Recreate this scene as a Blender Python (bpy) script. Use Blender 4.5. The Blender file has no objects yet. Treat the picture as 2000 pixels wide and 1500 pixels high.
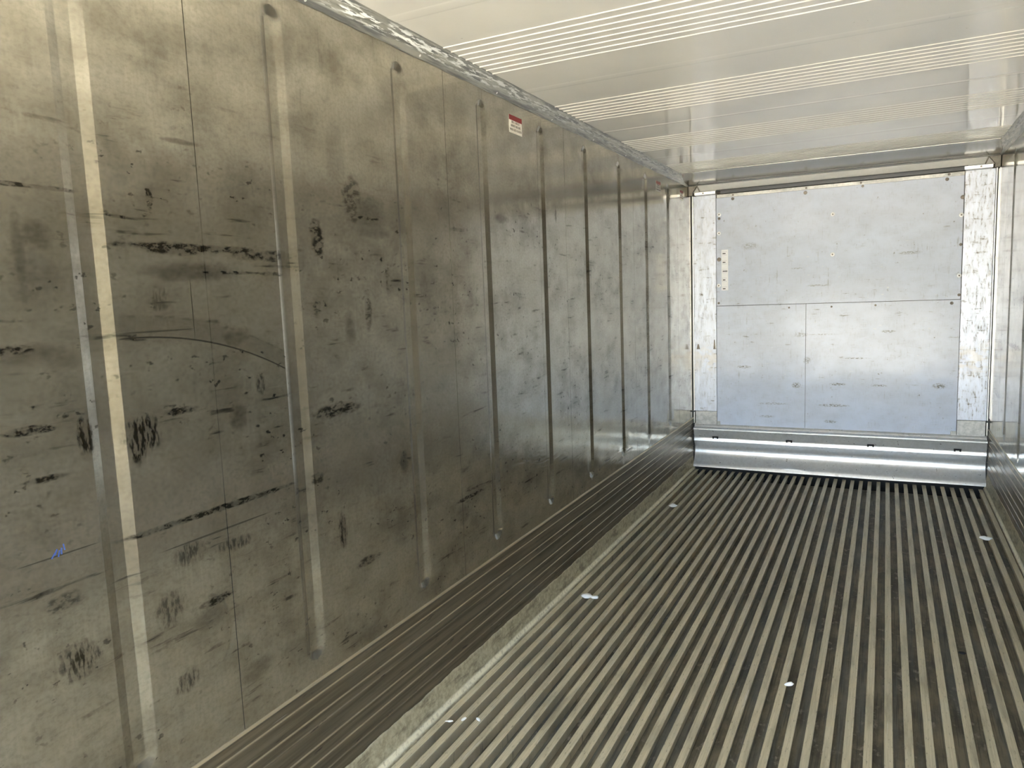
import bpy, bmesh, math, random
from mathutils import Vector, Matrix
random.seed(7)
scene = bpy.context.scene
COL = scene.collection

# ---------------------------------------------------------------- camera
W, H, YB, YD = 2.29, 2.575, 6.669, -1.0        # inside width, height, back wall, door opening
FL = 6.61                                      # where the floor bars end
cam_d = bpy.data.cameras.new('camera')
cam = bpy.data.objects.new('camera', cam_d)
COL.objects.link(cam)
r = Vector((0.89138436, 0.45165181, -0.03800741))
u = Vector((-0.0199362, 0.12284409, 0.99222572))
f = Vector((-0.45280953, 0.88369677, -0.11850552))
cam.matrix_world = Matrix(((r.x, u.x, -f.x, 1.55935), (r.y, u.y, -f.y, 0.0),
                           (r.z, u.z, -f.z, 1.63559), (0, 0, 0, 1)))
cam_d.sensor_fit = 'HORIZONTAL'
cam_d.sensor_width = 36.0
cam_d.lens = 1431.4776 * 36.0 / 2000.0
cam_d.clip_start = 0.02
scene.camera = cam

# ---------------------------------------------------------------- sky, sun, exposure
SUN_EL, SUN_AZ = math.radians(58), math.radians(25)
world = bpy.data.worlds.new('sky')
scene.world = world
world.use_nodes = True
wn = world.node_tree
wn.nodes.clear()
sky = wn.nodes.new('ShaderNodeTexSky')
sky.sky_type = 'NISHITA'
sky.sun_disc = False
sky.sun_elevation = SUN_EL
sky.sun_rotation = SUN_AZ
sky.air_density = 1.0
sky.dust_density = 4.5
sky.ozone_density = 0.4
bg = wn.nodes.new('ShaderNodeBackground')
bg.inputs['Strength'].default_value = 0.30
wo = wn.nodes.new('ShaderNodeOutputWorld')
wn.links.new(sky.outputs[0], bg.inputs[0])
wn.links.new(bg.outputs[0], wo.inputs[0])

sun_d = bpy.data.lights.new('sun', 'SUN')
sun_d.energy = 5.0
sun_d.color = (1.0, 0.96, 0.87)
sun_d.angle = math.radians(0.6)
sun = bpy.data.objects.new('sun', sun_d)
sd = Vector((math.sin(SUN_AZ) * math.cos(SUN_EL), math.cos(SUN_AZ) * math.cos(SUN_EL), math.sin(SUN_EL)))
sun.rotation_euler = sd.to_track_quat('Z', 'Y').to_euler()
sun.location = (0, -8, 9)
COL.objects.link(sun)

vs = scene.view_settings
vs.view_transform = 'Standard'
vs.look = 'None'
vs.gamma = 1.0
vs.use_curve_mapping = False
vs.exposure = 4.1


# ================================================================ node helpers
class N:
    """a value socket with arithmetic"""
    def __init__(s, t, sock): s.t, s.k = t, sock
    def _op(s, op, *a, clamp=False):
        n = s.t.nodes.new('ShaderNodeMath'); n.operation = op; n.use_clamp = clamp
        for i, v in enumerate((s,) + a):
            if isinstance(v, N): s.t.links.new(v.k, n.inputs[i])
            else: n.inputs[i].default_value = v
        return N(s.t, n.outputs[0])
    def __add__(s, o): return s._op('ADD', o)
    __radd__ = __add__
    def __sub__(s, o): return s._op('SUBTRACT', o)
    def __mul__(s, o): return s._op('MULTIPLY', o)
    __rmul__ = __mul__
    def __truediv__(s, o): return s._op('DIVIDE', o)
    def inv(s): return (s * -1.0) + 1.0
    def mx(s, o): return s._op('MAXIMUM', o)
    def mn(s, o): return s._op('MINIMUM', o)
    def ab(s): return s._op('ABSOLUTE')
    def pw(s, o): return s._op('POWER', o)
    def cl(s): return s._op('ADD', 0.0, clamp=True)
    def step(s, a, b, lo=0.0, hi=1.0):
        """smooth ramp: 0 at a, 1 at b"""
        n = s.t.nodes.new('ShaderNodeMapRange'); n.interpolation_type = 'SMOOTHSTEP'
        s.t.links.new(s.k, n.inputs[0])
        n.inputs[1].default_value, n.inputs[2].default_value = a, b
        n.inputs[3].default_value, n.inputs[4].default_value = lo, hi
        return N(s.t, n.outputs[0])
    def band(s, a, b, e):
        return s.step(a - e, a + e) * s.step(b - e, b + e, 1.0, 0.0)


class Mat:
    def __init__(s, name, metallic=0.0, rough=0.5, spec=0.5):
        s.m = bpy.data.materials.new(name); s.m.use_nodes = True
        s.t = s.m.node_tree
        s.b = s.t.nodes['Principled BSDF']
        s.b.inputs['Metallic'].default_value = metallic
        s.b.inputs['Roughness'].default_value = rough
        s.b.inputs['Specular IOR Level'].default_value = spec
        g = s.t.nodes.new('ShaderNodeNewGeometry')
        x = s.t.nodes.new('ShaderNodeSeparateXYZ')
        s.t.links.new(g.outputs['Position'], x.inputs[0])
        s.x, s.y, s.z = (N(s.t, x.outputs[i]) for i in range(3))
    def vec(s, a, b, c):
        n = s.t.nodes.new('ShaderNodeCombineXYZ')
        for i, v in enumerate((a, b, c)):
            if isinstance(v, N): s.t.links.new(v.k, n.inputs[i])
            else: n.inputs[i].default_value = v
        return n.outputs[0]
    def noise(s, a, b, c, detail=3.0, rough=0.55, dist=0.0):
        n = s.t.nodes.new('ShaderNodeTexNoise')
        s.t.links.new(s.vec(a, b, c), n.inputs['Vector'])
        n.inputs['Scale'].default_value = 1.0
        n.inputs['Detail'].default_value = detail
        n.inputs['Roughness'].default_value = rough
        n.inputs['Distortion'].default_value = dist
        return N(s.t, n.outputs[0])
    def rgb(s, c):
        n = s.t.nodes.new('ShaderNodeRGB'); n.outputs[0].default_value = (*c, 1); return n.outputs[0]
    def mix(s, fac, a, b):
        n = s.t.nodes.new('ShaderNodeMix'); n.data_type = 'RGBA'
        s.t.links.new(fac.k, n.inputs[0])
        for i, v in ((6, a), (7, b)):
            if isinstance(v, tuple): n.inputs[i].default_value = (*v, 1)
            else: s.t.links.new(v, n.inputs[i])
        return n.outputs[2]
    def set(s, name, v):
        i = s.b.inputs[name]
        if isinstance(v, N): s.t.links.new(v.k, i)
        elif isinstance(v, tuple): i.default_value = (*v, 1)
        elif isinstance(v, (int, float)): i.default_value = v
        else: s.t.links.new(v, i)
        return s
    def bump(s, h, strength=0.3, dist=0.01):
        n = s.t.nodes.new('ShaderNodeBump')
        n.inputs['Strength'].default_value = strength
        n.inputs['Distance'].default_value = dist
        s.t.links.new(h.k, n.inputs['Height'])
        s.t.links.new(n.outputs[0], s.b.inputs['Normal'])
        return s


# ================================================================ materials
def wall_steel(name, marks, sd):
    """dull rolled stainless sheet: scuffs, pallet rubs, drips, dents"""
    m = Mat(name, metallic=0.92)
    y, z = m.y + sd, m.z
    cloud = m.noise(y * 2.2, z * 3.2, sd, 4, 0.6)
    cloud2 = m.noise(y * 7.0, z * 9.0, sd + 3, 5, 0.58)
    streak = m.noise(y * 4.0, z * 42.0, sd + 5, 4, 0.6)
    drip = m.noise(y * 34.0, z * 2.6, sd + 9, 4, 0.6)
    speck = m.noise(y * 30.0, z * 44.0, sd + 12, 3, 0.6)
    fine = m.noise(y * 140.0, z * 12.0, sd + 15, 2, 0.5)
    patch = cloud.step(0.36, 0.74) * cloud2.step(0.25, 0.8)
    line = streak.step(0.57, 0.68) * cloud2.step(0.48, 0.62)
    spot = speck.step(0.615, 0.68) * cloud.step(0.40, 0.62)
    run = drip.step(0.55, 0.75) * cloud.step(0.35, 0.65)
    lowz = z.step(2.3, 1.9) 
    dirt = (patch * 0.55 + run * 0.16) + (line * 0.68 + spot * 0.72) * lowz
    brk = m.noise(y * 34.0, z * 60.0, sd + 20, 4, 0.65)
    warp = m.noise(y * 16.0, z * 26.0, sd + 25, 3, 0.6)
    brk_v = m.noise(y * 110.0, z * 30.0, sd + 22, 3, 0.6)
    for (cy, cz, ry, rz, st, kind) in marks:
        dy = (m.y - cy) / ry
        dz = (m.z - cz) / rz
        d = (dy * dy + dz * dz)
        if kind != 'l':
            d = d + (warp - 0.5) * 2.4
        k = brk_v if kind == 'v' else brk
        if kind == 's':
            mask = d.step(2.2, -0.2) * (k * 1.1 + 0.25)
        elif kind == 'l':
            mask = d.step(1.0, 0.55)
        else:
            mask = d.step(1.6, 0.0) * 0.45 + d.step(1.4, 0.3) * k.step(0.42, 0.60) * 0.85
        dirt = dirt.mx(mask * st)
    crv = None
    if marks is marks_left:
        # the long bowed scrape across the first panel, with a grey smear above it
        dc = m.y - 1.12
        crv = (m.z - 1.573) + dc * dc * 0.53
        iny = m.y.band(1.085, 1.60, 0.012)
        dirt = dirt.mx(crv.ab().step(0.0032, 0.0012) * iny * 0.85)
        dirt = dirt.mx(crv.band(0.0, 0.055, 0.012) * iny * (brk * 0.35 + 0.12))
        dirt = dirt.mx((crv - 0.05).ab().step(0.005, 0.0015) * iny * brk.step(0.4, 0.55) * 0.5)
    dirt = dirt.cl()
    base = m.mix(cloud2.step(0.3, 0.7), (0.585, 0.55, 0.465), (0.475, 0.44, 0.36))
    base = m.mix(fine.step(0.35, 0.7) * 0.25, base, (0.41, 0.38, 0.31))
    grain = m.noise(y * 75.0, z * 95.0, sd + 51, 4, 0.7)
    base = m.mix(grain.step(0.42, 0.66) * 0.28, base, (0.25, 0.225, 0.17))
    colr = m.mix(dirt, base, (0.05, 0.042, 0.028))
    scr = m.noise(y * 6.0, z * 120.0, sd + 31, 2, 0.5).step(0.70, 0.74) * cloud.step(0.5, 0.6)
    colr = m.mix(scr * 0.25, colr, (0.66, 0.64, 0.59))
    m.set('Base Color', colr)
    m.set('Roughness', (cloud2 * 0.06 + dirt * 0.06) + (fine * 0.03 + 0.10) + m.y.step(3.4, 1.6) * 0.06)
    low = m.z.step(1.35, 0.6)
    big = m.noise(y * 1.7, z * 2.4, sd + 40, 2, 0.5)
    crease = m.noise(y * 2.6, z * 7.0, sd + 44, 2, 0.5, 1.2)
    h = (big * 0.35 + (crease - 0.5).ab() * low * 0.45) * m.y.step(1.8, 3.4, 0.15, 1.0) + fine * 0.002
    if marks is marks_left:
        ey = (m.y - 1.262) / 0.066
        ez = (m.z - 0.79) / 0.105
        h = h + (ey * ey + ez * ez).step(1.05, 0.75) * m.y.step(1.24, 1.30) * 0.5
    m.bump(h, 0.3, 0.010)
    return m.m


marks_left = [
    (1.327, 1.787, 0.26, 0.011, 1.0, 'h'), (1.25, 1.783, 0.10, 0.016, .9, 'h'), (1.55, 1.776, 0.12, 0.016, .8, 'h'),
    (1.30, 1.729, 0.13, 0.022, .75, 's'), (1.42, 1.727, 0.10, 0.005, .9, 'h'), (1.58, 1.725, .05, .007, .8, 'h'),
    (0.889, 1.745, 0.014, 0.085, .75, 's'), (0.926, 1.797, 0.034, 0.03, .75, 's'), (.92, 1.71, .06, .06, .55, 's'),
    (0.984, 1.366, 0.020, 0.045, 1.0, 'v'), (1.125, 1.345, 0.050, 0.050, 1.0, 'v'), (1.105, 1.32, .025, .05, .9, 'v'),
    (1.411, 1.342, 0.030, 0.038, .8, 's'), (2.03, 1.93, 0.085, 0.055, .6, 's'), (2.02, 1.915, .08, .007, .8, 'h'),
    (1.95, 1.96, .05, .08, .6, 'h'), (2.05, 1.87, .09, .02, .55, 's'),
    (1.199, 1.895, 0.010, 0.035, .9, 'h'), (0.92, 1.896, 0.12, 0.005, .9, 'h'), (1.376, 2.12, 0.05, 0.08, .35, 's'),
    (1.30, 2.045, .05, .006, .7, 's'), (0.89, 1.294, 0.05, 0.008, .9, 'h'), (0.86, 1.40, 0.045, 0.010, 1.0, 'h'),
    (0.902, 1.398, .03, .008, 1.0, 'h'), (0.916, 0.881, 0.045, 0.045, .75, 'v'), (1.29, 0.87, .06, .012, .8, 'h'),
    (1.81, 1.297, 0.12, 0.022, .85, 'h'), (1.77, 1.84, 0.03, 0.06, .8, 'h'), (1.227, 1.385, 0.05, 0.01, .95, 'h'),
    (0.884, 1.555, 0.09, 0.02, .6, 's'), (0.85, 1.565, .05, .012, .9, 'h'), (0.95, 1.54, .04, .025, .55, 's'),
    (1.80, 0.90, 0.02, 0.06, .8, 'v'), (1.316, 1.109, 0.29, 0.0085, 1.0, 'h'), (1.32, 1.050, 0.20, 0.003, .6, 'l'),
    (1.19, 1.585, .12, .0025, .7, 'l'), (1.22, 1.57, .15, .02, .35, 's'), (1.43, 1.555, .05, .022, .7, 's'),
    (0.90, 1.125, .1, .002, .6, 'l'), (1.70, 1.10, .03, .02, .7, 'h'), (2.62, .80, .12, .01, .9, 'h'),
    (2.55, .74, .05, .04, .5, 's'), (3.00, 1.985, .06, .02, .7, 's'), (2.157, 1.05, .025, .04, .8, 's'),
    (3.62, 2.05, .012, .035, .9, 's'), (1.27, .83, .05, .03, .5, 's'), (1.22, 1.02, .05, .03, .6, 'v'),
    (1.15, .90, .04, .05, .55, 'v'), (1.92, .76, .07, .015, .7, 'h'), (2.0, 1.6, .02, .06, .6, 'h'),
    (0.82, 2.0, .014, .02, .9, 'h'), (1.36, 1.0, 0.06, 0.02, .6, 'v'), (1.293, 1.635, 0.0016, 0.088, .8, 'l'), (1.50, 1.42, .02, .035, .7, 'v'), (1.20, 1.66, .03, .03, .5, 'v'),
    (1.90, 1.55, .025, .05, .6, 's'), (1.75, 1.62, .02, .03, .7, 'h'), (2.12, 1.72, .02, .05, .6, 'h'), (1.45, 1.90, .05, .07, .35, 's'),
    (1.13, 1.99, .03, .06, .3, 's'), (1.88, 2.10, .04, .10, .3, 's'), (1.40, 0.62, .06, .03, .5, 's'), (1.18, 0.70, .04, .03, .6, 'v'), (0.90, 1.02, .05, .02, .6, 'h'),
]
marks_right = [(5.6, 1.2, .3, .02, .7, 'h'), (5.3, 1.5, .2, .03, .6, 'h'), (6.3, .8, .2, .03, .6, 'h')]
M_WL = wall_steel('stainless_wall_left', marks_left, 0.0)
M_WR = wall_steel('stainless_wall_right', marks_right, 17.0)


def m_liner():
    m = Mat('scuff_liner_metal', metallic=0.75)
    n1 = m.noise(m.y * 1.5, m.z * 40, m.x, 4, 0.6)
    n2 = m.noise(m.y * 9, m.z * 50, m.x + 4, 4, 0.6)
    c = m.mix(n1.step(0.35, 0.7), (0.24, 0.205, 0.145), (0.13, 0.108, 0.074))
    c = m.mix(n2.step(0.62, 0.72) * 0.8, c, (0.06, 0.05, 0.04))
    s = m.noise(m.y * 3, m.z * 160, m.x + 8, 2, 0.5).step(0.68, 0.74) * n2.step(0.5, 0.6)
    c = m.mix(s * 0.6, c, (0.55, 0.53, 0.49))
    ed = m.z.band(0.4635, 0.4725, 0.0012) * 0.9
    for zz in (0.4235, 0.3615, 0.2635, 0.2115):                     # lighter lines along the bead crests
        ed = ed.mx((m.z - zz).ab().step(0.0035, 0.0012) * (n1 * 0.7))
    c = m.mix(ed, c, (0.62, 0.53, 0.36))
    m.set('Base Color', c)
    m.set('Roughness', n2 * 0.25 + 0.22)
    m.bump(n1 * 0.6 + n2 * 0.15, 0.25, 0.01)
    return m.m
M_LINER = m_liner()


def m_ceiling():
    m = Mat('ceiling_paint', 0.0, 0.14, 0.8)
    n1 = m.noise(m.x * 2.2, m.y * 1.6, 0, 3, 0.5)
    n2 = m.noise(m.x * 30, m.y * 9, 2, 4, 0.6)
    c = m.mix(n1.step(0.3, 0.7), (0.66, 0.635, 0.575), (0.60, 0.58, 0.53))
    sp = m.noise(m.x * 45, m.y * 45, 5, 2, 0.5).step(0.76, 0.80)
    c = m.mix(sp * 0.7, c, (0.12, 0.11, 0.10))
    m.set('Base Color', c)
    m.set('Roughness', n2 * 0.06 + 0.04)
    big = m.noise(m.x * 1.6, m.y * 2.0, 9, 2, 0.5)
    wav = m.noise(m.x * 8, m.y * 3.0, 13, 2, 0.5)
    m.bump(big * 0.5 + wav * 0.02, 0.2, 0.006)
    return m.m
M_CEIL = m_ceiling()


def m_bar():
    m = Mat('worn_aluminium_bars', metallic=0.2)
    g = m.noise(m.x * 220, m.y * 5, 0, 4, 0.6)
    b = m.noise(m.x * 15.75, m.y * 2.2, 4, 4, 0.6)
    c = m.mix(g.step(0.3, 0.7), (0.55, 0.475, 0.315), (0.43, 0.37, 0.24))
    c = m.mix(b.step(0.45, 0.72) * 0.6, c, (0.21, 0.18, 0.115))
    wear = m.noise(m.x * 40, m.y * 3.0, 8, 3, 0.6).step(0.66, 0.76)
    c = m.mix(wear * 0.6, c, (0.62, 0.60, 0.54))
    dk = m.noise(m.x * 170, m.y * 30, 12, 4, 0.65).step(0.58, 0.70)
    c = m.mix(dk * 0.65, c, (0.09, 0.08, 0.06))
    m.set('Base Color', c)
    m.set('Roughness', g * 0.2 + 0.36)
    m.bump(g, 0.12, 0.002)
    return m.m
M_BAR = m_bar()


def m_pan():
    m = Mat('dirty_floor_pan', metallic=0.15)
    a = m.noise(m.x * 7, m.y * 3.0, 0, 5, 0.65)
    b = m.noise(m.x * 30, m.y * 16, 3, 4, 0.65)
    g = m.noise(m.x * 160, m.y * 4, 6, 2, 0.5)
    c = m.mix(a.step(0.35, 0.65), (0.25, 0.212, 0.135), (0.095, 0.082, 0.052))
    c = m.mix(b.step(0.52, 0.66) * a.step(0.45, 0.6) * 0.75, c, (0.42, 0.365, 0.28))
    c = m.mix(m.noise(m.x * 15.75, m.y * .7, 9, 2, 0.5).step(0.5, 0.6) * 0.5, c, (0.16, 0.165, 0.14))
    c = m.mix(g.step(0.50, 0.66) * 0.55, c, (0.045, 0.04, 0.03))
    m.set('Base Color', c)
    m.set('Roughness', b * 0.3 + 0.42)
    m.bump(b, 0.2, 0.004)
    return m.m
M_PAN = m_pan()


def m_flange():
    m = Mat('rough_floor_flange', metallic=0.3)
    a = m.noise(m.y * 60, m.z * 50, m.x * 50, 4, 0.65)
    b = m.noise(m.y * 8, m.z * 30, m.x * 30, 4, 0.6)
    c = m.mix(a.step(0.3, 0.7), (0.48, 0.42, 0.28), (0.31, 0.27, 0.17))
    c = m.mix(b.step(0.48, 0.68) * 0.7, c, (0.13, 0.11, 0.07))
    c = m.mix(m.z.band(0.004, 0.026, 0.006) * a.step(0.25, 0.55) * 0.9, c, (0.80, 0.74, 0.55))
    c = m.mix(m.z.step(0.102, 0.118) * b.step(0.35, 0.6) * 0.5, c, (0.66, 0.58, 0.42))
    m.set('Base Color', c)
    m.set('Roughness', a * 0.2 + 0.42)
    m.bump(a, 0.4, 0.006)
    return m.m
M_FLANGE = m_flange()


def m_rail():
    m = Mat('galvanised_rail', metallic=0.5)
    a = m.noise(m.y * 5.0, m.z * 60, m.x * 60, 4, 0.6)
    b = m.noise(m.y * 14, m.z * 110, m.x * 110, 4, 0.6)
    c = m.mix(a.step(0.35, 0.65), (0.42, 0.41, 0.36), (0.21, 0.21, 0.20))
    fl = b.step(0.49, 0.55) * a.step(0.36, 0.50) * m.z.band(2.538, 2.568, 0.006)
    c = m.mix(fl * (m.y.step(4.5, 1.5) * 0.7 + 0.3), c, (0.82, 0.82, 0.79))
    m.set('Base Color', c)
    m.set('Metallic', fl.inv() * 0.55)
    m.set('Roughness', b * 0.2 + 0.3)
    m.bump(b, 0.3, 0.003)
    return m.m
M_RAIL = m_rail()


def m_back():
    m = Mat('back_panel_sheet', metallic=0.0, spec=0.2)
    x, z = m.x, m.z
    a = m.noise(x * 2.2, z * 2.8, 0, 4, 0.6, 0.6)
    b = m.noise(x * 9, z * 12, 4, 5, 0.65)
    ln = m.noise(x * 7, z * 55, 6, 4, 0.6)
    vl = m.noise(x * 60, z * 5, 8, 4, 0.6)
    sp = m.noise(x * 34, z * 34, 11, 3, 0.6)
    mid = z.band(0.75, 2.05, 0.2)
    dirt = ln.step(0.62, 0.70) * b.step(0.48, 0.6) * 0.7 + vl.step(0.58, 0.74) * b.step(0.40, 0.62) * 0.5
    dirt = (dirt * mid + sp.step(0.66, 0.73) * b.step(0.42, 0.6) * 0.8).cl()
    br = m.noise(x * 60, z * 130, 21, 4, 0.65)
    for (cx, cz, rx, rz, st) in [(.885, .785, .035, .025, 1), (1.21, .80, .06, .012, 1), (1.52, .795, .06, .010, .9),
                                 (1.95, .80, .05, .022, 1), (.97, 1.0, .03, .03, .7), (1.18, .62, .12, .012, .9),
                                 (.70, .62, .12, .010, .6), (1.16, .48, .05, .012, .9), (.45, .94, .06, .012, .9),
                                 (.64, .505, .07, .010, .7), (1.35, 1.02, .10, .006, .8), (1.72, 1.86, .08, .012, .8),
                                 (.88, 1.78, .05, .006, .7), (1.05, 1.63, .09, .008, .8), (.50, 1.99, .07, .03, .5),
                                 (1.58, 1.24, .05, .012, .8), (.92, 1.22, .05, .02, .6), (1.1, 1.22, .12, .006, .5)]:
        dx = (x - cx) / rx
        dz = (z - cz) / rz
        dirt = dirt.mx((dx * dx + dz * dz).step(1.6, 0.0) * br.step(0.44, 0.56) * st)
    c = m.mix(a.step(0.3, 0.7), (0.61, 0.66, 0.78), (0.55, 0.59, 0.685))
    c = m.mix(b.step(0.35, 0.75) * 0.3, c, (0.46, 0.49, 0.56))
    fs = m.noise(x * 130, z * 16, 41, 3, 0.6).step(0.52, 0.72) * 0.5 + m.noise(x * 14, z * 150, 43, 3, 0.6).step(0.54, 0.72) * 0.5
    c = m.mix(fs * b.step(0.35, 0.6) * 0.5, c, (0.34, 0.34, 0.36))
    lt = m.noise(x * 18, z * 60, 47, 3, 0.6).step(0.66, 0.74) * mid
    c = m.mix(lt * 0.5, c, (0.80, 0.79, 0.74))
    c = m.mix(dirt, c, (0.17, 0.155, 0.13))
    m.set('Base Color', c)
    m.set('Roughness', a * 0.14 + b * 0.08 + dirt * 0.3 + 0.03)
    dent = m.noise(x * 5, z * 7, 31, 2, 0.5) * z.band(0.8, 1.3, 0.12)
    m.bump(a * 0.6 + dent * 0.6 + b * 0.03, 0.3, 0.010)
    return m.m
M_BACK = m_back()


def m_strip():
    m = Mat('brushed_side_strip', metallic=0.3)
    x, z = m.x, m.z
    a = m.noise(x * 30, z * 9, 0, 5, 0.7)
    b = m.noise(x * 70, z * 14, 3, 4, 0.65)
    h = m.noise(x * 8, z * 40, 6, 4, 0.6)
    wr = x.step(1.0, 2.0)
    sc = (b.step(0.50, 0.66) * a.step(0.38, 0.6) * (wr * 0.5 + 0.35) + h.step(0.58, 0.66) * a.step(0.42, 0.58) * 0.7).cl()
    c = m.mix(a.step(0.3, 0.7), (0.62, 0.66, 0.76), (0.55, 0.575, 0.64))
    c = m.mix(sc, c, (0.20, 0.18, 0.155))
    yel = m.noise(x * 14, z * 20, 12, 3, 0.6).step(0.4, 0.6) * z.band(0.9, 1.12, 0.08)
    c = m.mix(yel * 0.35, c, (0.62, 0.52, 0.36))
    m.set('Base Color', c)
    m.set('Roughness', a * 0.25 + 0.30)
    m.bump(a * 0.6 + b * 0.2, 0.3, 0.006)
    return m.m
M_STRIP = m_strip()


def m_galv(name, c0, c1, metal, r0, dk=0.6, bp=0.10):
    m = Mat(name, metallic=metal)
    a = m.noise(m.x * 34, m.y * 34, m.z * 34, 4, 0.65)
    b = m.noise(m.x * 5, m.y * 9, m.z * 9, 4, 0.6)
    c = m.mix(a.step(0.32, 0.68), c0, c1)
    d = b.step(0.58, 0.72) * a.step(0.45, 0.6)
    c = m.mix(d * dk, c, (0.15, 0.135, 0.11))
    m.set('Base Color', c)
    m.set('Roughness', a * 0.22 + r0)
    m.bump(a * 0.4 + b * 0.4, bp, 0.003)
    return m.m
M_PATCH = m_galv('mottled_grey_plate', (0.50, 0.49, 0.46), (0.36, 0.355, 0.335), 0.45, 0.35)
M_COVE = m_galv('cove_aluminium', (0.70, 0.70, 0.70), (0.62, 0.615, 0.605), 0.55, 0.20, 0.25)
M_DEFL = m_galv('deflector_sheet', (0.80, 0.785, 0.74), (0.76, 0.745, 0.70), 0.1, 0.35, 0.1, 0.02)
M_EDGE = m_galv('pale_trim_metal', (0.80, 0.79, 0.77), (0.72, 0.71, 0.68), 0.5, 0.25)
M_GRIME = m_galv('grimy_corner_metal', (0.13, 0.115, 0.09), (0.22, 0.20, 0.165), 0.3, 0.4)
M_SCREW = m_galv('screw_steel', (0.22, 0.19, 0.16), (0.12, 0.10, 0.085), 0.5, 0.4)


def flat(name, c, rough=0.5, metal=0.0):
    m = Mat(name, metallic=metal, rough=rough)
    n = m.noise(m.x * 40, m.y * 40, m.z * 40, 3, 0.5)
    m.set('Base Color', m.mix(n.step(0.3, 0.7) * 0.25, c, tuple(v * 0.85 for v in c)))
    return m.m
M_RUBBER = flat('black_rubber', (0.012, 0.012, 0.011), 0.5)
M_SEAL = flat('dark_grey_seal', (0.075, 0.075, 0.08), 0.45)
M_BAFFLE = flat('baffle_steel', (0.36, 0.35, 0.32), 0.18, 0.7)
M_VOID = flat('dark_slot', (0.01, 0.01, 0.009), 0.8)
M_WHITE = flat('sticker_white', (0.78, 0.74, 0.66), 0.45)
M_RED = flat('sticker_red', (0.24, 0.018, 0.018), 0.45)
M_INK = flat('sticker_ink', (0.11, 0.085, 0.06), 0.5)
M_BLACK = flat('ink_black', (0.03, 0.03, 0.035), 0.5)
M_PALE = flat('pale_sticker', (0.86, 0.86, 0.88), 0.4)
M_FAINT = flat('faint_print', (0.55, 0.55, 0.60), 0.5)
M_WASHER = flat('white_washer', (0.88, 0.88, 0.88), 0.35)
M_SCRAP = flat('white_scrap', (0.85, 0.84, 0.80), 0.6)
M_CORE = flat('insulated_wall_core', (0.06, 0.05, 0.038), 0.8)
M_BLUE = flat('blue_chalk', (0.02, 0.045, 0.16), 0.7)


def m_ground():
    m = Mat('gravel_yard', 0.0, 0.9, 0.3)
    a = m.noise(m.x * 6, m.y * 6, 0, 6, 0.7)
    b = m.noise(m.x * .5, m.y * .5, 4, 4, 0.6)
    c = m.mix(a.step(0.3, 0.7), (0.56, 0.545, 0.455), (0.44, 0.425, 0.345))
    c = m.mix(b.step(0.4, 0.6) * 0.4, c, (0.47, 0.46, 0.40))
    m.set('Base Color', c)
    m.bump(a, 0.5, 0.02)
    return m.m
M_GROUND = m_ground()


# ================================================================ mesh helpers
def link(name, bm, mat, parent=None, smooth=None):
    me = bpy.data.meshes.new(name)
    bmesh.ops.recalc_face_normals(bm, faces=bm.faces)
    bm.to_mesh(me); bm.free()
    me.materials.append(mat)
    if smooth is not None:
        me.shade_smooth()
        me.set_sharp_from_angle(angle=math.radians(smooth))
    o = bpy.data.objects.new(name, me)
    COL.objects.link(o)
    if parent is not None:
        o.parent = parent
    return o


def box(bm, x0, x1, y0, y1, z0, z1):
    v = [bm.verts.new((x, y, z)) for z in (z0, z1) for y in (y0, y1) for x in (x0, x1)]
    for q in ((0, 1, 3, 2), (4, 6, 7, 5), (0, 4, 5, 1), (2, 3, 7, 6), (0, 2, 6, 4), (1, 5, 7, 3)):
        bm.faces.new([v[i] for i in q])


def boxo(name, dims, mat, parent=None):
    bm = bmesh.new(); box(bm, *dims)
    return link(name, bm, mat, parent)


def extrude(bm, prof, a, b, axis, closed=True, segs=1, wob=None):
    """sweep a closed 2-D outline; axis 'y': prof=(x,z), axis 'x': prof=(y,z)"""
    rings = []
    for i in range(segs + 1):
        t = a + (b - a) * i / segs
        ring = []
        for j, (p, q) in enumerate(prof):
            dp, dq = wob(t, j) if wob else (0, 0)
            ring.append(bm.verts.new((p + dp, t, q + dq) if axis == 'y' else (t, p + dp, q + dq)))
        rings.append(ring)
    n = len(prof)
    for i in range(segs):
        for j in range(n if closed else n - 1):
            k = (j + 1) % n
            bm.faces.new((rings[i][j], rings[i][k], rings[i + 1][k], rings[i + 1][j]))
    if closed:
        bm.faces.new(rings[0]); bm.faces.new(rings[-1])


def disc(bm, cx, cy, cz, r, axis, thick, n=14, r_in=0.0):
    """short cylinder facing -axis ('y' for the back wall, 'x' for side walls)"""
    rings = []
    for (d, rr) in ((0, r), (thick * 0.7, r), (thick, r * 0.82)):
        ring = []
        for i in range(n):
            t = 2 * math.pi * i / n
            a, b = rr * math.cos(t), rr * math.sin(t)
            ring.append(bm.verts.new((cx + a, cy - d, cz + b) if axis == 'y' else (cx + d, cy + a, cz + b)))
        rings.append(ring)
    for q in range(2):
        for i in range(n):
            k = (i + 1) % n
            bm.faces.new((rings[q][i], rings[q][k], rings[q + 1][k], rings[q + 1][i]))
    bm.faces.new(rings[0]); bm.faces.new(rings[2])


def struct(o):
    o['kind'] = 'structure'
    return o


def tag(o, label, cat, group=None):
    o['label'] = label; o['category'] = cat
    if group: o['group'] = group
    return o


# ================================================================ outside ground
gm = bmesh.new()
box(gm, -60, 62, -90, 40, -0.65, -0.5)
struct(link('ground', gm, M_GROUND))

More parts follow.
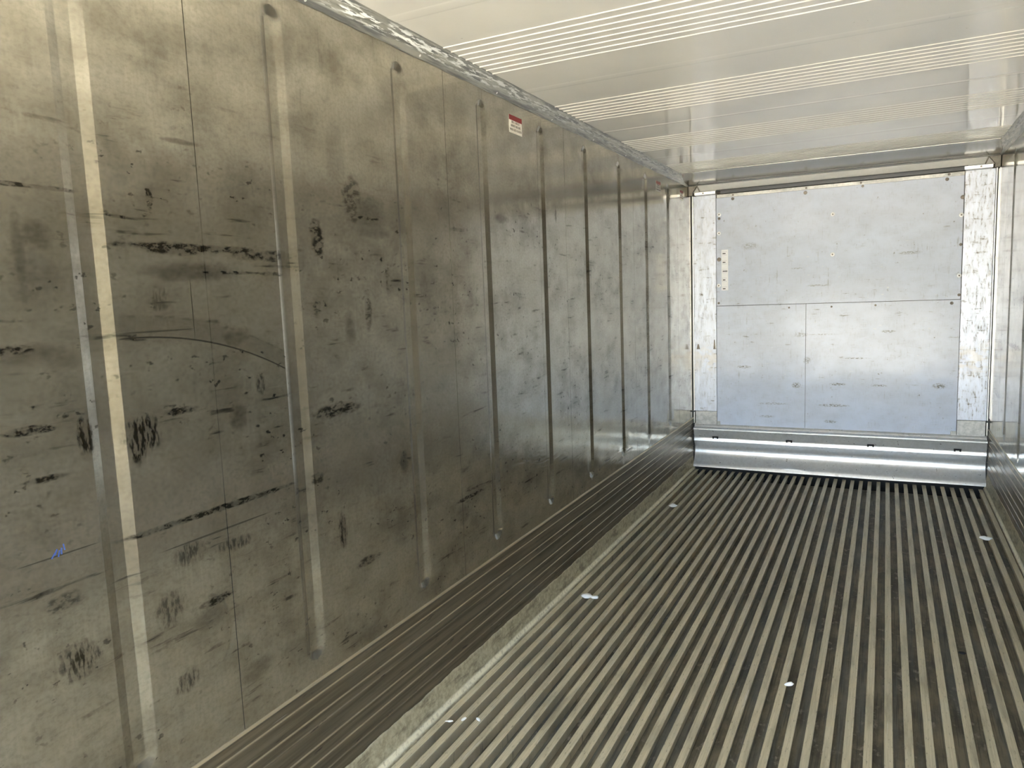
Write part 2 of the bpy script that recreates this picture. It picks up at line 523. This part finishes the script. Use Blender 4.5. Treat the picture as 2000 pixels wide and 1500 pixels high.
# ================================================================ floor
fl = struct(boxo('floor', (-0.05, W + 0.05, YD, 6.52, -0.20, -0.052), M_PAN))
boxo('air_channel_shade', (-0.05, W + 0.05, 6.50, 7.05, -0.26, -0.19), M_VOID, fl)  # channel bed, its near-black colour stands in for the shade down there
boxo('air_channel_shade', (0.0, W, 6.655, 6.675, -0.20, 0.045), M_VOID, fl)  # added black sheet, paints the darkness of the void behind the bar ends
BAR0, PITCH = 0.0443, 0.06475
PITCH = (W - 2 * 0.0443) / 34


def bar_mesh():
    bm = bmesh.new()
    hw, st, t = 0.0143, 0.0035, 0.0045
    prof = [(-hw, -t), (-hw, -0.0012), (-hw + 0.0012, 0), (hw - 0.0012, 0), (hw, -0.0012), (hw, -t),
            (st, -t - 0.002), (st, -0.052), (-st, -0.052), (-st, -t - 0.002)]
    extrude(bm, prof, YD + 0.02, FL + 0.01, 'y')
    return bm
first = None
for i in range(35):
    if first is None:
        o = first = link('floor_bar', bar_mesh(), M_BAR, fl)
    else:
        o = first.copy(); COL.objects.link(o)
    o.location = (BAR0 + PITCH * i, random.uniform(-0.006, 0.004), random.uniform(-0.0012, 0.0006))
    o.rotation_euler = (0, random.uniform(-0.02, 0.02), random.uniform(-0.00015, 0.00015))

for s in (0, 1):
    def wob(t, j):
        h = math.sin(t * 37.1) * 0.5 + math.sin(t * 91.3 + 1) * 0.35 + math.sin(t * 13.7) * 0.5
        return (0, (0.0035 * h - 0.001) if j in (0, 1) else 0)
    prof = [(-0.004, 0.117), (0.003, 0.117), (0.006, 0.09), (0.009, 0.055), (0.012, 0.030), (0.0165, 0.014),
            (0.0215, 0.006), (0.0245, 0.0), (0.0245, -0.052), (-0.004, -0.052)]
    if s:
        prof = [(W - p, q) for p, q in prof]
    bm = bmesh.new()
    extrude(bm, prof, YD + 0.01, 6.64, 'y', segs=420, wob=wob)
    link('edge_flange', bm, M_FLANGE, fl, smooth=40)

# ================================================================ side walls
RIB0, RIBP = 1.037, 0.6035
GZ0, GZ1, GW, GI, GD = 0.535, 2.475, 0.042, 0.016, 0.010
SEAM0, SEAMP = 1.342, 1.207
ribs = [RIB0 + RIBP * k for k in range(-3, 9)]
seams = [YD + 0.012] + [SEAM0 + SEAMP * k for k in range(-1, 5)] + [YB]
Z0, Z1 = 0.468, 2.56


def groove_depth(y, z):
    d = 1e9
    for c in ribs:
        if abs(y - c) < 0.1:
            zc = min(max(z, GZ0 + GW), GZ1 - GW)
            d = min(d, math.hypot(y - c, z - zc))
    t = (GW - d) / (GW - GI)
    return GD * min(max(t, 0.0), 1.0)


def wall_panel(side, ya, yb, mat, parent):
    ys = {round(ya, 5), round(yb, 5)}
    for c in ribs:
        for k in (-1, -0.999, -.86, -.72, -.55, -GI / GW, -.2, 0, .2, GI / GW, .55, .72, .86, .999, 1):
            yy = c + k * GW
            if ya < yy < yb:
                ys.add(round(yy, 5))
    n = 14
    for i in range(1, n):
        yy = ya + (yb - ya) * i / n
        if all(abs(yy - c) > GW + 0.01 for c in ribs):
            ys.add(round(yy, 5))
    zs = {Z0, Z1}
    for i in range(13):
        zs.add(round(GZ0 + i * (GW * 1.05) / 12, 5)); zs.add(round(GZ1 - i * (GW * 1.05) / 12, 5))
    for i in range(1, 12):
        zs.add(round(GZ0 + GW + (GZ1 - GZ0 - 2 * GW) * i / 12, 5))
    ys, zs = sorted(ys), sorted(zs)
    bm = bmesh.new()
    sg = 1 if side == 0 else -1
    x0 = 0 if side == 0 else W
    grid = [[bm.verts.new((x0 - sg * groove_depth(y, z), y, z)) for z in zs] for y in ys]
    for i in range(len(ys) - 1):
        for j in range(len(zs) - 1):
            bm.faces.new((grid[i][j], grid[i + 1][j], grid[i + 1][j + 1], grid[i][j + 1]))
    # folded edges back to the core
    rim = [grid[i][0] for i in range(len(ys))] + [grid[-1][j] for j in range(1, len(zs))] + \
          [grid[i][-1] for i in range(len(ys) - 2, -1, -1)] + [grid[0][j] for j in range(len(zs) - 2, 0, -1)]
    back = [bm.verts.new((x0 - sg * 0.014, v.co.y, v.co.z)) for v in rim]
    for i in range(len(rim)):
        k = (i + 1) % len(rim)
        bm.faces.new((rim[i], rim[k], back[k], back[i]))
    o = link('wall_panel', bm, mat, parent, smooth=14)
    return o


def liner_profile():
    p = [(-0.012, 0.472), (0.003, 0.472), (0.0045, 0.468), (0.0045, 0.463), (0.001, 0.457)]
    for zz in (0.420, 0.358, 0.323, 0.260, 0.208, 0.160):
        p += [(0.001, zz + 0.006), (0.0045, zz + 0.0035), (0.0045, zz), (0.0005, zz - 0.0035)]
    p += [(0.001, 0.09), (-0.012, 0.09)]
    return p


for side, nm, mat in ((0, 'wall_left', M_WL), (1, 'wall_right', M_WR)):
    x0, x1 = (-0.11, -0.013) if side == 0 else (W + 0.013, W + 0.11)
    w = struct(boxo(nm, (x0, x1, YD, 7.05, -0.27, 2.70), M_CORE))
    for a, b in zip(seams[:-1], seams[1:]):
        wall_panel(side, a + 0.0011, b - 0.0011, mat, w)
    bm = bmesh.new()
    pr = liner_profile()
    if side:
        pr = [(W - p, q) for p, q in pr]
    extrude(bm, pr, YD + 0.012, YB - 0.01, 'y', segs=60)
    link('scuff_liner', bm, M_LINER, w, smooth=30)

# ================================================================ ceiling
prof = []


def bead(y, hgt, hw, n=5):
    prof.append((y - hw - 0.003, H))
    for i in range(n + 1):
        t = math.pi * i / n
        prof.append((y - hw * math.cos(t), H - hgt * math.sin(t)))
    prof.append((y + hw + 0.003, H))
prof.append((YD, H))
for g in range(-4, 4):
    s0 = 2.48 + 1.05 * g
    for k in range(8):
        yy = s0 + 0.0557 * k
        if yy > YD + 0.05:
            bead(yy, 0.0032, 0.0065)
    sw = s0 + 0.39 + 0.33
    if YD + 0.1 < sw < 5.8:
        bead(sw, 0.0022 if g == 1 else 0.0007, 0.016 if g == 1 else 0.03, 8)
prof.append((6.10, H))
prof += [(6.10, H + 0.10), (YD, H + 0.10)]
bm = bmesh.new()
extrude(bm, prof, 0.0, W, 'x', segs=1)
ceil = struct(link('ceiling', bm, M_CEIL, smooth=50))
roof = boxo('roof_deck', (-0.11, W + 0.11, YD, 7.05, H + 0.101, H + 0.16), M_CORE, ceil)

# ================================================================ top rails
for s, nm in ((0, 'trim_1'), (1, 'trim_2')):
    pr = [(-0.01, 2.521), (0.004, 2.521), (0.008, 2.527), (0.017, 2.538), (0.028, 2.547), (0.033, 2.549), (0.037, 2.554),
          (0.044, 2.562), (0.052, 2.568), (0.054, 2.5735), (0.056, H + 0.0), (0.05, H + 0.03), (-0.01, H + 0.03)]
    def wob(t, j):
        h = math.sin(t * 21.0) + math.sin(t * 57.0 + 2) * 0.6
        return (0, 0.0012 * h if j in (0, 1) else 0)
    if s:
        pr = [(W - p, q) for p, q in pr]
    bm = bmesh.new()
    extrude(bm, pr, YD + 0.01, 6.52, 'y', segs=200, wob=wob)
    o = struct(link(nm, bm, M_RAIL, smooth=35))
    for k in range(9):
        bm = bmesh.new()
        y = 1.78 + 0.603 * k
        if y > 6.4: break
        disc(bm, 0, 0, 0, 0.0055, 'x', 0.004, 10)
        rv = link('rivet', bm, M_EDGE, o)
        rv.location = (0.0075 if s == 0 else W - 0.0075, y, 2.531)
        rv.rotation_euler = (0, math.radians(40 if s == 0 else 140), 0)

# ================================================================ top baffle at the back
tb = struct(bpy.data.objects.new('trim_3', None))
COL.objects.link(tb)
tb.location = (0, 6.1, H)
tb_inv = Matrix.Translation((0, -6.1, -H))


def under(o, parent_inv):
    o.matrix_parent_inverse = parent_inv
    return o
bm = bmesh.new()
n = 10
pr = [(6.095, H + 0.03), (6.095, H - 0.001), (6.100, H - 0.004)]
for i in range(n + 1):
    t = i / n
    pr.append((6.11 + 0.41 * t, H - 0.004 - 0.040 * t - 0.010 * math.sin(math.pi * t)))
pr += [(6.535, 2.523), (6.54, 2.526), (6.54, H + 0.03)]
extrude(bm, pr, 0.0, W, 'x', segs=1)
under(link('baffle_sheet', bm, M_BAFFLE, tb, smooth=25), tb_inv)
bm = bmesh.new()
extrude(bm, [(6.546, 2.535), (6.558, 2.535), (6.575, 2.522), (6.635, 2.484), (6.668, 2.482), (6.668, H), (6.546, H)], 0.02, W - 0.02, 'x')
under(link('deflector_sheet', bm, M_DEFL, tb, smooth=25), tb_inv)
under(boxo('rubber_lip', (0.26, 2.075, 6.63, 6.70, 2.452, 2.4825), M_SEAL, tb), tb_inv)
under(boxo('rubber_lip', (0.225, 2.09, 6.625, 6.70, 2.475, 2.4845), M_RUBBER, tb), tb_inv)
for s in (0, 1):
    X = (lambda v: v) if s == 0 else (lambda v: W - v)
    def bx(a, b, *r):
        return (min(X(a), X(b)), max(X(a), X(b))) + r
    under(boxo('end_flange', bx(0.045, 0.225, 6.59, 6.70, 2.452, 2.474), M_EDGE, tb), tb_inv)
    bm = bmesh.new(); disc(bm, X(0.12), 6.59, 2.463, 0.007, 'y', 0.004, 10)
    under(link('screw', bm, M_SCREW, tb), tb_inv)
    bm = bmesh.new()
    pts = [(X(0.004), 2.575), (X(0.10), 2.535), (X(0.075), 2.524), (X(0.035), 2.470), (X(0.035), 2.447), (X(0.004), 2.447)]
    vs0 = [bm.verts.new((p, 6.545, q)) for p, q in pts]
    vs1 = [bm.verts.new((p, 6.585, q)) for p, q in pts]
    bm.faces.new(vs0); bm.faces.new(vs1)
    for i in range(len(pts)):
        k = (i + 1) % len(pts)
        bm.faces.new((vs0[i], vs0[k], vs1[k], vs1[i]))
    under(link('corner_bracket', bm, M_GRIME, tb), tb_inv)
    bm = bmesh.new()
    a, b = Vector((X(0.075), 6.54, 2.532)), Vector((X(0.098), 6.56, 2.474))
    d = (b - a)
    mtx = Matrix.Translation((a + b) / 2) @ d.to_track_quat('Z', 'Y').to_matrix().to_4x4()
    bmesh.ops.create_cone(bm, cap_ends=True, segments=8, radius1=0.0045, radius2=0.0045, depth=d.length, matrix=mtx)
    under(link('stay_rod', bm, M_GRIME, tb), tb_inv)

# ================================================================ back wall
wb = struct(boxo('wall_back', (-0.013, W + 0.013, YB + 0.012, YB + 0.14, -0.27, 2.70), M_CORE))


def panel(name, x0, x1, z0, z1, mat, y=YB, th=0.011, bev=0.0012):
    bm = bmesh.new()
    box(bm, x0, x1, y, y + th, z0, z1)
    bmesh.ops.bevel(bm, geom=[e for e in bm.edges], offset=bev, segments=1, affect='EDGES')
    return link(name, bm, mat, wb)
panel('upper_panel', 0.216, 2.072, 1.483, 2.420, M_BACK)
panel('lower_panel', 0.216, 0.9555, 0.412, 1.480, M_BACK, y=YB + 0.0015)
panel('lower_panel', 0.9575, 2.074, 0.412, 1.480, M_BACK, y=YB + 0.0015)
panel('top_flange', 0.222, 2.072, 2.420, 2.448, M_PATCH, y=YB - 0.006, th=0.017)
panel('side_strip', 0.016, 0.214, 0.535, 2.450, M_STRIP, y=YB - 0.004)
panel('side_strip', 2.076, W - 0.018, 0.535, 2.450, M_STRIP, y=YB - 0.004)
panel('corner_plate', 0.022, 0.2135, 0.408, 0.532, M_PATCH, y=YB - 0.003)
panel('corner_plate', 2.077, W - 0.022, 0.408, 0.532, M_PATCH, y=YB - 0.003)
panel('corner_tab', 0.216, 0.243, 0.398, 0.444, M_PATCH, y=YB - 0.005, th=0.006)
panel('corner_tab', 2.035, 2.074, 0.398, 0.444, M_PATCH, y=YB - 0.005, th=0.006)
for s in (0, 1):
    X = (lambda v: v) if s == 0 else (lambda v: W - v)
    def bx2(a, b, *q):
        return (min(X(a), X(b)), max(X(a), X(b))) + q
    boxo('corner_seal', bx2(-0.004, 0.007, YB - 0.012, YB + 0.012, 0.06, 2.455), M_RUBBER, wb)
    boxo('corner_bead', bx2(0.009, 0.015, YB - 0.011, YB + 0.011, 0.42, 2.452), M_EDGE, wb)
    boxo('corner_clip', bx2(-0.006, 0.02, YB - 0.04, YB + 0.01, 0.527, 0.536), M_RUBBER, wb)
# corner angle folded along the right-hand wall
for k, (xx, yy) in enumerate(((W - 0.004, YB - 0.05), (W - 0.003, YB - 0.10))):
    boxo('corner_angle', (xx, W + 0.004, yy, yy + 0.018, 0.56, 2.44), M_EDGE, wb)

washers = [(0.241, 2.276), (0.240, 2.115), (0.236, 1.661), (1.155, 2.204), (1.157, 1.879), (2.060, 2.124), (2.058, 1.665)]
for (x, z) in washers:
    bm = bmesh.new(); disc(bm, 0, 0, 0, 0.0165, 'y', 0.004, 18)
    wsh = link('washer', bm, M_WASHER, wb, smooth=40)
    wsh.location = (x, YB - 0.0002, z)
    bm = bmesh.new(); disc(bm, 0, 0, 0, 0.0055, 'y', 0.005, 10)
    sc = link('screw', bm, M_SCREW, wsh)
    sc.location = (0, -0.002, 0)
for (x, z, rr) in [(0.241, 2.243, .011), (0.239, 1.889, .018), (0.235, 1.507, .010), (2.062, 1.901, .011), (2.062, 1.516, .011),
                   (2.066, 2.257, .016), (0.822, 1.451, .008), (1.155, 1.450, .008), (1.483, 1.453, .008), (2.015, 1.454, .012),
                   (0.357, 2.403, .013), (0.944, 2.397, .015), (1.373, 2.408, .010), (1.958, 2.401, .013), (1.97, 2.436, .010),
                   (0.36, 2.434, .008), (0.95, 2.434, .008), (1.36, 2.434, .008)]:
    bm = bmesh.new(); disc(bm, 0, 0, 0, rr, 'y', 0.003, 12)
    o = link('rivet', bm, M_SCREW, wb)
    o.location = (x, YB + (0.0014 if z < 1.48 else (-0.006 if z > 2.42 else 0)), z)
# three pointed rub marks stamped in the left strip
for (x, w_, h_) in ((0.052, 0.032, 0.045), (0.196, 0.022, 0.085)):
    bm = bmesh.new()
    pts = [(-w_ / 2, 0), (w_ / 2, 0), (w_ / 2.6, 0.012), (w_ / 6, h_), (-w_ / 6, h_), (-w_ / 2.6, 0.012)]
    a = [bm.verts.new((p, -0.0015, q)) for p, q in pts]
    b = [bm.verts.new((p, 0.002, q)) for p, q in pts]
    bm.faces.new(a); bm.faces.new(b)
    for i in range(6):
        bm.faces.new((a[i], a[(i + 1) % 6], b[(i + 1) % 6], b[i]))
    o = link('stop_lug', bm, M_SCREW, wb)
    o.location = (x, YB - 0.004, 1.098)

# ================================================================ cove at the foot of the back wall
CP = [(6.669, 0.414), (6.662, 0.408), (6.655, 0.390), (6.620, 0.3845), (6.611, 0.3805), (6.610, 0.371), (6.619, 0.366), (6.630, 0.336),
      (6.637, 0.310), (6.642, 0.294), (6.638, 0.287), (6.636, 0.262), (6.646, 0.248), (6.662, 0.230), (6.674, 0.209),
      (6.680, 0.186), (6.679, 0.162), (6.671, 0.138), (6.658, 0.115), (6.641, 0.092), (6.622, 0.072), (6.606, 0.060),
      (6.602, 0.052), (6.594, 0.036), (6.591, 0.028), (6.600, 0.026), (6.68, 0.05), (6.76, 0.07), (6.76, 0.414)]
bm = bmesh.new()
def wobc(t, j):
    return (0.0006 * math.sin(t * 5.3) * (1 if 9 < j < 22 else 0), (0.002 * math.sin(t * 3 + 1) + 0.001 * math.sin(t * 7)) if 21 < j < 26 else 0)
extrude(bm, CP, 0.014, W - 0.010, 'x', segs=60, wob=wobc)
bb = struct(link('baseboard_back', bm, M_COVE, smooth=32))
boxo('cove_lip', (0.02, W - 0.014, 6.605, 6.6135, 0.3725, 0.3815), M_EDGE, bb)
for x in (0.205, 0.833, 1.468, 2.085):
    bm = bmesh.new()
    box(bm, -0.026, 0.026, -0.004, 0.004, -0.006, 0.006)
    for sx in (-0.019, 0.019):
        box(bm, sx - 0.006, sx + 0.006, -0.0038, 0.0038, -0.017, -0.006)
    o = link('drain_slot', bm, M_VOID, bb)
    o.location = (x, 6.637, 0.303)
    o.rotation_euler = (math.radians(12), 0, 0)


# ================================================================ stickers
def text_mesh(txt, size, sx, mat, name, parent, loc, rot):
    cu = bpy.data.curves.new(name, 'FONT')
    cu.body = txt; cu.size = size; cu.align_x = 'CENTER'; cu.extrude = 0.0003
    cu.resolution_u = 2
    tmp = bpy.data.objects.new('tmp_text', cu)
    COL.objects.link(tmp)
    dg = bpy.context.evaluated_depsgraph_get()
    me = bpy.data.meshes.new_from_object(tmp.evaluated_get(dg))
    bpy.data.objects.remove(tmp)
    bpy.data.curves.remove(cu)
    me.name = name
    me.materials.clear(); me.materials.append(mat)
    o = bpy.data.objects.new(name, me)
    COL.objects.link(o)
    o.parent = parent
    o.location = loc; o.rotation_euler = rot; o.scale = (sx, 1, 1)
    return o


def warning_sticker(y, z, w, h, label):
    """on the left wall; local x runs into the container"""
    e = bpy.data.objects.new('warning_sticker', None)
    COL.objects.link(e)
    e.location = (0.0, y, z)
    rot = (math.radians(90), 0, math.radians(90))
    boxo('backing', (0.0001, 0.0007, -w / 2, w / 2, -h / 2, h / 2), M_WHITE, e)
    boxo('red_band', (0.0005, 0.0010, -w / 2, w / 2, h * 0.22, h / 2), M_RED, e)
    for t, zz, sz, sx in (('NO CARGO', 0.06, 0.016, 0.92), ('ABOVE THIS LINE', -0.14, 0.0145, 0.86), ('WHEN USED AS REEFER', -0.36, 0.0145, 0.78)):
        text_mesh(t, sz * h / 0.082 * 1.05, sx * w / 0.133, M_INK, 'lettering', e, (0.0009, 0, h * zz), rot)
    tag(e, label, 'sticker', 'warning stickers on the left wall')
    return e
warning_sticker(3.180, 2.427, 0.133, 0.080, 'white cargo warning sticker with dark red band, nearest of three on left wall')
warning_sticker(5.600, 2.420, 0.125, 0.078, 'white warning sticker with red band, middle one of three along the left wall top')
warning_sticker(6.315, 2.430, 0.110, 0.076, 'small white and red warning sticker on left wall, nearest the back corner')

sc = bpy.data.objects.new('load_scale_sticker', None)
COL.objects.link(sc)
sc.location = (0.288, YB - 0.0004, 1.795)
boxo('backing', (-0.029, 0.029, -0.0006, 0, -0.177, 0.177), M_PALE, sc)
for i, (zz, wd, xo) in enumerate(((0.143, .026, -.006), (0.067, .024, -.006), (-0.010, .040, .002), (-0.086, .022, -.006), (-0.163, .024, -.006))):
    o = boxo('black_mark', (xo - wd / 2, xo + wd / 2, -0.0011, -0.0005, zz - 0.0042, zz + 0.0042), M_BLACK, sc)
    bm = bmesh.new()
    for k in range(5):
        xx = -0.02 + 0.008 * k
        if zz + 0.02 < 0.17: box(bm, xx, xx + 0.005, -0.0010, -0.0005, zz + 0.013, zz + 0.018)
        if zz - 0.02 > -0.17: box(bm, xx, xx + 0.005, -0.0010, -0.0005, zz - 0.016, zz - 0.011)
    link('small_print', bm, M_FAINT, sc)['kind'] = 'stuff'
tag(sc, 'tall narrow white sticker with five black marks on the upper back panel', 'sticker')

# blue crayon scribble on the near wall: a few thin strokes
bm = bmesh.new()
for k in range(5):
    yy, zz = 0.887 + 0.006 * k, 1.128 + 0.004 * math.sin(k * 2)
    bmesh.ops.create_cube(bm, size=1, matrix=Matrix.Translation((0.0004, yy, zz + 0.004 * k * 0.5)) @ Matrix.Rotation(0.9 + 0.2 * k, 4, 'X') @ Matrix.Diagonal((0.0005, 0.014, 0.0028, 1)))
tag(link('crayon_scribble', bm, M_BLUE), 'small blue crayon scribble low on the nearest left wall panel', 'mark')


# ================================================================ scraps on the floor
def scrap(name, x, y, z, l, w, h, rz, mat, label, cat, seed):
    rnd = random.Random(seed)
    bm = bmesh.new()
    bmesh.ops.create_uvsphere(bm, u_segments=10, v_segments=6, radius=1.0)
    for v in bm.verts:
        k = 1 + rnd.uniform(-0.22, 0.22)
        v.co = Vector((v.co.x * l / 2 * k, v.co.y * w / 2 * k, max(v.co.z, -0.6) * h / 2 * k))
    o = link(name, bm, mat, smooth=60)
    o.location = (x, y, z + h * 0.30)
    o.rotation_euler = (0, 0, rz)
    tag(o, label, cat, 'litter on the floor bars')
    return o
scrap('paper_scrap', 0.139, 3.560, 0.0, 0.060, 0.055, 0.020, 0.1, M_SCRAP, 'bright white crumpled paper scrap on the floor bars, nearest the left wall', 'scrap', 1)
scrap('paper_scrap', 0.190, 3.560, 0.0, 0.040, 0.030, 0.016, 0.3, M_SCRAP, 'tiny white flake lying just right of the bright crumpled scrap', 'scrap', 2)
scrap('paper_scrap', 0.139, 5.385, 0.0, 0.060, 0.080, 0.022, 0.2, M_SCRAP, 'small white scrap on the bars by the far left corner', 'scrap', 3)
scrap('paper_scrap', 2.151, 5.325, 0.0, 0.066, 0.060, 0.022, -0.15, M_SCRAP, 'white rolled scrap bridging two bars beside the right wall', 'scrap', 4)
scrap('leaf_bit', 1.235, 3.039, 0.0, 0.040, 0.026, 0.014, 0.7, M_SCRAP, 'pale curled bit of litter near the middle of the floor', 'scrap', 5)
scrap('dark_bug', 1.888, 3.600, 0.0, 0.030, 0.022, 0.010, 0.3, M_VOID, 'small black bug on the bars at the right', 'bug', 6)  # a dark bug lying on the bars
for i, (x, y) in enumerate(((0.072, 2.255), (0.118, 2.29), (0.172, 2.31))):
    scrap('white_fleck', x + 0.0, y, 0.0, 0.030, 0.014, 0.004, 0.5 + i, M_SCRAP,
          ('white fleck of dried paint beside the left floor flange, in the near corner', 'white fleck of dried paint, middle of the three in the near left corner',
           'white fleck of dried paint, rightmost of the three in the near left corner')[i], 'fleck', 10 + i)
